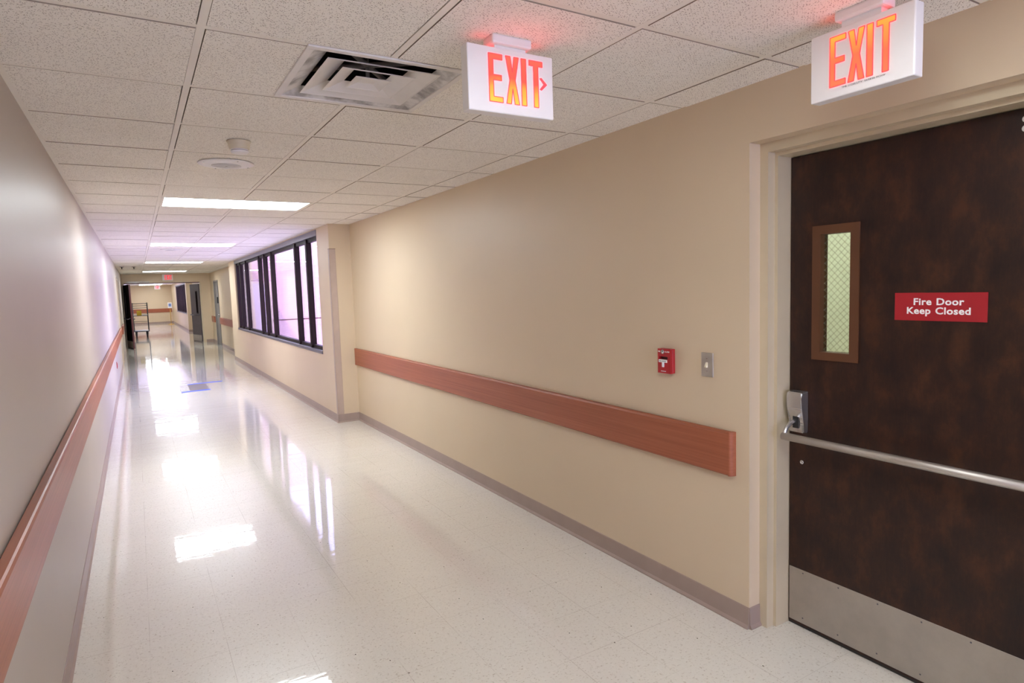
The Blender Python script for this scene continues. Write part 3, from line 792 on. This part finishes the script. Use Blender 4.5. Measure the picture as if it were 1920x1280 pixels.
rail('handrail', 'short piece of handrail on the left wall past its doorway', XL, 1, LD1 + 0.2, 18.6, ZB, ZTP, 0.040)
rail('handrail', 'handrail between the window wall and the grey steel door', XR, -1, YW + 0.1, GD0 - 0.12, ZB + .02, ZTP + .02, 0.040)
rail('handrail', 'stub of handrail between the grey steel door and the end wall', XR, -1, GD1 + 0.12, YE - 0.15, ZB + .02, ZTP + .02, 0.040)
t = thing('handrail', 'handrail across the far end wall behind the cart', 'handrail', (XL + 0.1, YF, 0.69), group='wooden wall handrails')
bm = new(); bx(bm, 0, XP - XL - 0.16, -0.045, -0.004, 0, 0.24, bev=0.008); obj('rail_board', bm, MT['wood'], t)
for xx in (0.1, 1.9):
    bm = new(); bx(bm, xx, xx + 0.1, -0.008, 0.0, 0.05, 0.15); obj('bracket', bm, MT['wood'], t)

# ------------------------------------------------------------------ fire alarm pull station, switch, corner guard
al = thing('fire_alarm', 'red fire alarm pull station on the right wall beside the light switch', 'fire alarm', (XR, 0.158, 1.126))
# local y from 0 (left edge in view) to -0.097
aw, ah, ad = 0.087, 0.123, 0.034
bm = new()
bx(bm, -ad * 0.55, 0.0, -aw, 0, 0, ah, bev=0.003)
obj('back_box', bm, MT['red'], al)
bm = new()
# front shell with the finger recess
for a, b, c, d in ((-aw, 0, 0, 0.069), (-aw, 0, 0.084, ah), (-aw, -0.068, 0.069, 0.084), (-0.011, 0, 0.069, 0.084)):
    bx(bm, -ad, -ad * 0.55, a, b, c, d)
sh = obj('front_cover', bm, MT['red'], al)
bm = new(); bx(bm, -ad * 0.62, -ad * 0.55, -0.068, -0.011, 0.069, 0.084); obj('finger_recess', bm, plain('dark_red_recess', (0.08, 0.004, 0.006, 1)), sh)
bm = new(); bx(bm, -ad - 0.006, -ad, -0.067, -0.011, 0.055, 0.069, bev=0.001, seg=1); bx(bm, -ad - 0.006, -ad, -0.0455, -0.0335, 0.031, 0.056, bev=0.001, seg=1)
hd = obj('pull_handle', bm, MT['white_print'], al, label='white T shaped pull handle')
text_mesh('lettering', 'PULL DOWN', 0.0080, MT['grey_metal'], hd, from_left(-ad - 0.0063, -0.039, 0.0588), 0.0002, 0.0001, 'CENTER')
bm = new(); lathe(bm, [(0.0105, 0.0), (0.0105, 0.004), (0.008, 0.006), (0.006, 0.003), (0.0, 0.003)], 24)
for v in bm.verts: v.co = Vector((-ad - v.co.z, -0.0365 + v.co.x, 0.108 + v.co.y))
obj('key_lock', bm, MT['chrome'], al, label='round metal key lock')
text_mesh('lettering', 'FIRE', 0.0092, MT['white_print'], sh, from_left(-ad - 0.0003, -0.003, 0.1055), 0.0003, 0.0001, 'LEFT', 0.95)
text_mesh('lettering', 'ALARM', 0.0098, MT['white_print'], sh, from_left(-ad - 0.0003, -0.0505, 0.1055), 0.0003, 0.0001, 'LEFT', 0.95)
bm = new(); lathe(bm, [(0.0022, 0), (0.0022, 0.0003), (0, 0.0003)], 12)
for v in bm.verts: v.co = Vector((-ad - v.co.z, -0.024 + v.co.x, 0.010 + v.co.y))
for n, (a, w) in enumerate(((0.028, 0.003), (0.032, 0.002), (0.035, 0.004), (0.040, 0.0025), (0.0435, 0.0035), (0.048, 0.003), (0.052, 0.004))):
    bx(bm, -ad - 0.0004, -ad, -a - w, -a, 0.0085, 0.0115 if n % 2 else 0.0122)
obj('maker_mark', bm, MT['white_print'], sh)

sw = thing('light_switch', 'brushed metal light switch plate with an ivory toggle by the fire door', 'light switch', (XR, -0.136, 1.189))
bm = new(); bx(bm, -0.007, 0.0, -0.035, 0.035, -0.057, 0.057, bev=0.0025); obj('plate', bm, MT['steel'], sw)
bm = new(); poly(bm, [(-0.006, -0.005, -0.012), (-0.016, -0.005, -0.013), (-0.019, -0.005, -0.007), (-0.009, -0.005, 0.012), (-0.006, -0.005, 0.012)], (0, 0.010, 0)); obj('toggle', bm, MT['ivory'], sw, label='ivory toggle')
for zz in (0.027, -0.033):
    bm = new(); bx(bm, -0.0085, -0.006, -0.003, 0.003, zz, zz + 0.006, bev=0.001, seg=1); obj('screw', bm, MT['chrome'], sw)

cg = thing('corner_guard', 'taupe plastic corner guard on the edge of the projecting window wall', 'corner guard', (XP, YN, 0.102))
bm = new(); bx(bm, -0.004, 0.072, -0.005, 0.0, 0, 1.998, bev=0.0015, seg=1); bx(bm, -0.004, 0.0, -0.005, 0.05, 0, 1.998, bev=0.0015, seg=1); obj('guard_strip', bm, MT['guard'], cg)
bm = new(); bx(bm, -0.0055, 0.0735, -0.0065, 0.0, 1.998, 2.003); bx(bm, -0.0055, 0.0, -0.0065, 0.0515, 1.998, 2.003); obj('end_cap', bm, MT['vision'], cg)

# ------------------------------------------------------------------ floor tape and patch
bm = new(); poly(bm, [(0.465, 10.50, 0.001), (1.055, 10.55, 0.001), (1.06, 10.66, 0.001), (0.47, 10.61, 0.001)], (0, 0, 0.0006))
tag(obj('floor_tape', bm, MT['tape']), 'strip of blue tape along the far side of the grey floor patch', 'tape', group='blue tape strips on the floor')
bm = new(); poly(bm, [(0.317, 9.52, 0.001), (0.764, 9.55, 0.001), (0.766, 9.68, 0.001), (0.32, 9.65, 0.001)], (0, 0, 0.0006))
tag(obj('floor_tape', bm, MT['tape']), 'strip of blue tape along the near side of the grey floor patch', 'tape', group='blue tape strips on the floor')
bm = new(); poly(bm, [(0.46, 9.66, 0.0005), (0.755, 9.685, 0.0005), (0.76, 10.525, 0.0005), (0.47, 10.50, 0.0005)], (0, 0, 0.0006))
tag(obj('floor_patch', bm, MT['patch']), 'grey square patch on the floor between two blue tape strips', 'floor patch')

# ------------------------------------------------------------------ left wall details
lf = thing('door_3', 'closed door with beige frame in the left wall past the handrail', 'door', (XL, LD0, 0), kind='structure')
bm = new()
for a, b, c, d in ((0, 0.055, 0, 2.1), (LD1 - LD0 - 0.055, LD1 - LD0, 0, 2.1), (0.055, LD1 - LD0 - 0.055, 2.045, 2.1)): bx(bm, -0.16, 0.012, a, b, c, d)
obj('door_frame', bm, MT['frame_paint'], lf)
bm = new(); bx(bm, -0.11, -0.06, 0.058, LD1 - LD0 - 0.058, 0.01, 2.042); obj('door_leaf', bm, MT['grey_door'], lf)
bm = new(); tube(bm, [(-0.06, 0.14, 1.0), (-0.01, 0.14, 1.0), (-0.01, 0.25, 1.0)], 0.009, 8); obj('lever', bm, MT['chrome'], lf)
st = thing('wall_outlet', 'small red outlet low on the left wall under the handrail', 'outlet', (XL, 10.55, 0.40))
bm = new(); bx(bm, 0, 0.008, -0.04, 0.04, 0, 0.115, bev=0.002); obj('plate', bm, MT['red'], st)
bm = new(); bx(bm, 0.008, 0.012, -0.018, 0.018, 0.02, 0.095, bev=0.002); obj('socket', bm, MT['red'], st)

# ------------------------------------------------------------------ grey steel door on the right
gd = thing('door_4', 'grey steel door with a black square plate in the right wall', 'door', (XR, GD0, 0), kind='structure')
bm = new()
GW = GD1 - GD0
for a, b, c, d in ((0, 0.05, 0, 2.1), (GW - 0.05, GW, 0, 2.1), (0.05, GW - 0.05, 2.05, 2.1)): bx(bm, -0.015, 0.14, a, b, c, d)
obj('door_frame', bm, MT['elevator'], gd)
bm = new(); bx(bm, 0.03, 0.075, 0.052, GW - 0.052, 0.008, 2.048); obj('door_leaf', bm, MT['elevator'], gd)
bm = new(); bx(bm, -0.025, 0.03, 0.30, 0.46, 1.36, 1.56); obj('door_plate', bm, MT['black'], gd, label='black square plate')
bm = new(); tube(bm, [(0.03, 0.13, 1.0), (-0.03, 0.13, 1.0), (-0.03, 0.25, 1.0)], 0.01, 8); obj('lever', bm, MT['chrome'], gd)

# ------------------------------------------------------------------ double doors at the end wall
tr = thing('trim_3', 'dark red header and beige jambs of the open double doorway', 'door frame', (0, YE, 0), kind='structure')
bm = new(); bx(bm, OX0, OX0 + 0.045, -0.02, 0.17, 0, OZ); obj('jamb', bm, MT['frame_paint'], tr)
bm = new(); bx(bm, OX1 - 0.045, OX1, -0.02, 0.17, 0, OZ); obj('jamb', bm, MT['frame_paint'], tr)
bm = new(); bx(bm, OX0 + 0.045, OX1 - 0.045, -0.02, 0.17, OZ - 0.024, OZ); obj('header', bm, MT['maroon'], tr)

def leaf(name, label, hinge, ang, w, face, edge, flip):
    t = thing(name, label, 'door', (hinge[0], hinge[1], 0.0), ang, kind='structure')
    y0, y1 = -0.0225, 0.0225
    b = new()
    for a, c, d, e in ((0.005, 0.22, 0.01, 2.04), (0.40, w - 0.004, 0.01, 2.04), (0.22, 0.40, 0.01, 1.02), (0.22, 0.40, 1.78, 2.04)): bx(b, a, c, y0, y1, d, e)
    obj('door_leaf', b, face, t)
    b = new(); bx(b, w - 0.004, w, y0, y1, 0.01, 2.04); obj('door_edge', b, edge, t)
    b = new()
    for a, c, d, e in ((0.20, 0.42, 1.00, 1.03), (0.20, 0.42, 1.77, 1.80), (0.20, 0.23, 1.03, 1.77), (0.39, 0.42, 1.03, 1.77)): bx(b, a, c, y0 - 0.006, y1 + 0.006, d, e)
    v = obj('vision_frame', b, MT['bronze'], t)
    b = new(); bx(b, 0.23, 0.39, -0.003, 0.003, 1.03, 1.77); obj('glass_pane', b, MT['glass'], v)
    b = new(); bx(b, 0.03, w - 0.03, y0 - 0.002, y1 + 0.002, 0.03, 0.24); obj('kick_plate', b, MT['steel'], t)
    b = new()
    for s in (y0 - 0.07, y1 + 0.07):
        tube(b, [(0.10, s, 0.95), (w - 0.10, s, 0.95)], 0.014, 8)
        for xx in (0.10, w - 0.10): tube(b, [(xx, s, 0.95), (xx, y0 if s < 0 else y1, 0.98)], 0.014, 8)
    obj('panic_bar', b, MT['grey_metal'], t)
    return t
# left leaf swung back towards the viewer against the left wall, right leaf swung away
leaf('door_5', 'dark left leaf of the double doors swung towards the viewer', (OX0 + 0.035, YE - 0.05), math.atan2(-1.03, 0.165), 1.045, MT['dark_leaf'], MT['maroon'], False)
leaf('door_6', 'grey right leaf of the double doors swung open', (OX1 - 0.05, YE + 0.19), math.atan2(1.02, -0.20), 1.05, MT['grey_door'], MT['bronze'], True)
dc = thing('door_closer', 'grey metal door closer track on the end wall above the doorway', 'door closer', (-0.44, YE, 2.112))
bm = new(); bx(bm, 0, 0.66, -0.05, 0.0, 0, 0.045, bev=0.004); obj('track', bm, MT['steel'], dc)
bm = new(); bx(bm, 0.05, 0.30, -0.075, -0.05, -0.012, 0.05, bev=0.004); obj('body', bm, MT['steel'], dc)

# ------------------------------------------------------------------ cart
ct = thing('utility_cart', 'tall tubular cart with a yellow card standing past the double doors', 'cart', (-0.37, 27.8, 0))
cw, cl = 0.57, 0.95
bm = new(); bx(bm, 0, cw, 0, cl, 0.225, 0.255, bev=0.006); obj('deck_frame', bm, MT['cart'], ct)
bm = new(); bx(bm, 0.025, cw - 0.025, 0.025, cl - 0.025, 0.254, 0.262); obj('deck', bm, MT['deck'], ct, label='pale deck')
for x in (0.022, cw - 0.022):
    for y in (0.022, cl - 0.022):
        bm = new(); tube(bm, [(x, y, 0.25), (x, y, 1.42)], 0.016, 10); obj('post', bm, MT['cart'], ct)
for z, y in ((1.385, 0.022), (1.30, 0.022), (1.385, cl - 0.022), (1.20, cl - 0.022), (0.62, cl - 0.022)):
    bm = new(); tube(bm, [(0.022, y, z), (cw - 0.022, y, z)], 0.010, 8); obj('cross_rail', bm, MT['cart'], ct)
bm = new(); bx(bm, 0.01, cw - 0.01, 0.01, cl - 0.01, 0.875, 0.900, bev=0.004); bx(bm, 0.02, cw - 0.02, 0.012, 0.02, 0.900, 0.935, 1); obj('shelf', bm, [MT['cart'], MT['deck']], ct)
bm = new(); tube(bm, [(0.49 + 0.03 * math.cos(a * PI / 8), 0.005, 1.31 + 0.04 * math.sin(a * PI / 8)) for a in range(17)], 0.005, 6); obj('hook_ring', bm, MT['chrome'], ct)
for x in (0.09, cw - 0.09):
    for y in (0.11, cl - 0.11):
        bm = new(); 
        tube(bm, [(x - 0.026, y, 0.085), (x + 0.026, y, 0.085)], 0.085, 24)
        c = obj('caster_wheel', bm, MT['rubber'], ct)
        bm = new(); bx(bm, x - 0.042, x - 0.030, y - 0.03, y + 0.03, 0.075, 0.20); bx(bm, x + 0.030, x + 0.042, y - 0.03, y + 0.03, 0.075, 0.20); bx(bm, x - 0.04, x + 0.04, y - 0.04, y + 0.04, 0.195, 0.226); obj('caster_fork', bm, MT['rubber'], c)
yc = tag(obj('yellow_card', (lambda b: (bx(b, 0, 0.17, 0.0, 0.006, 0, 0.20), b)[1])(new()), MT['yellow'], None, (-0.215, 27.802, 0.901)), 'yellow card standing on the shelf of the tall cart', 'card')

# ------------------------------------------------------------------ sign stand at the far end
ss = thing('sign_stand', 'brass pedestal sign stand with a blue and white panel at the far end', 'sign stand', (1.53, 40.6, 0))
bm = new(); lathe(bm, [(0.17, 0.0), (0.17, 0.015), (0.06, 0.03), (0.02, 0.05), (0.0, 0.05)], 28); obj('base', bm, MT['brass'], ss)
bm = new(); tube(bm, [(0, 0, 0.04), (0, 0, 1.0)], 0.018, 12); obj('pole', bm, MT['brass'], ss)
bm = new(); bx(bm, -0.11, 0.11, -0.022, 0.0, 0.975, 1.31, bev=0.004); pn = obj('panel', bm, MT['white'], ss)
bm = new(); bx(bm, -0.07, 0.07, -0.0235, -0.022, 1.07, 1.25); obj('print', bm, MT['blue_print'], pn)
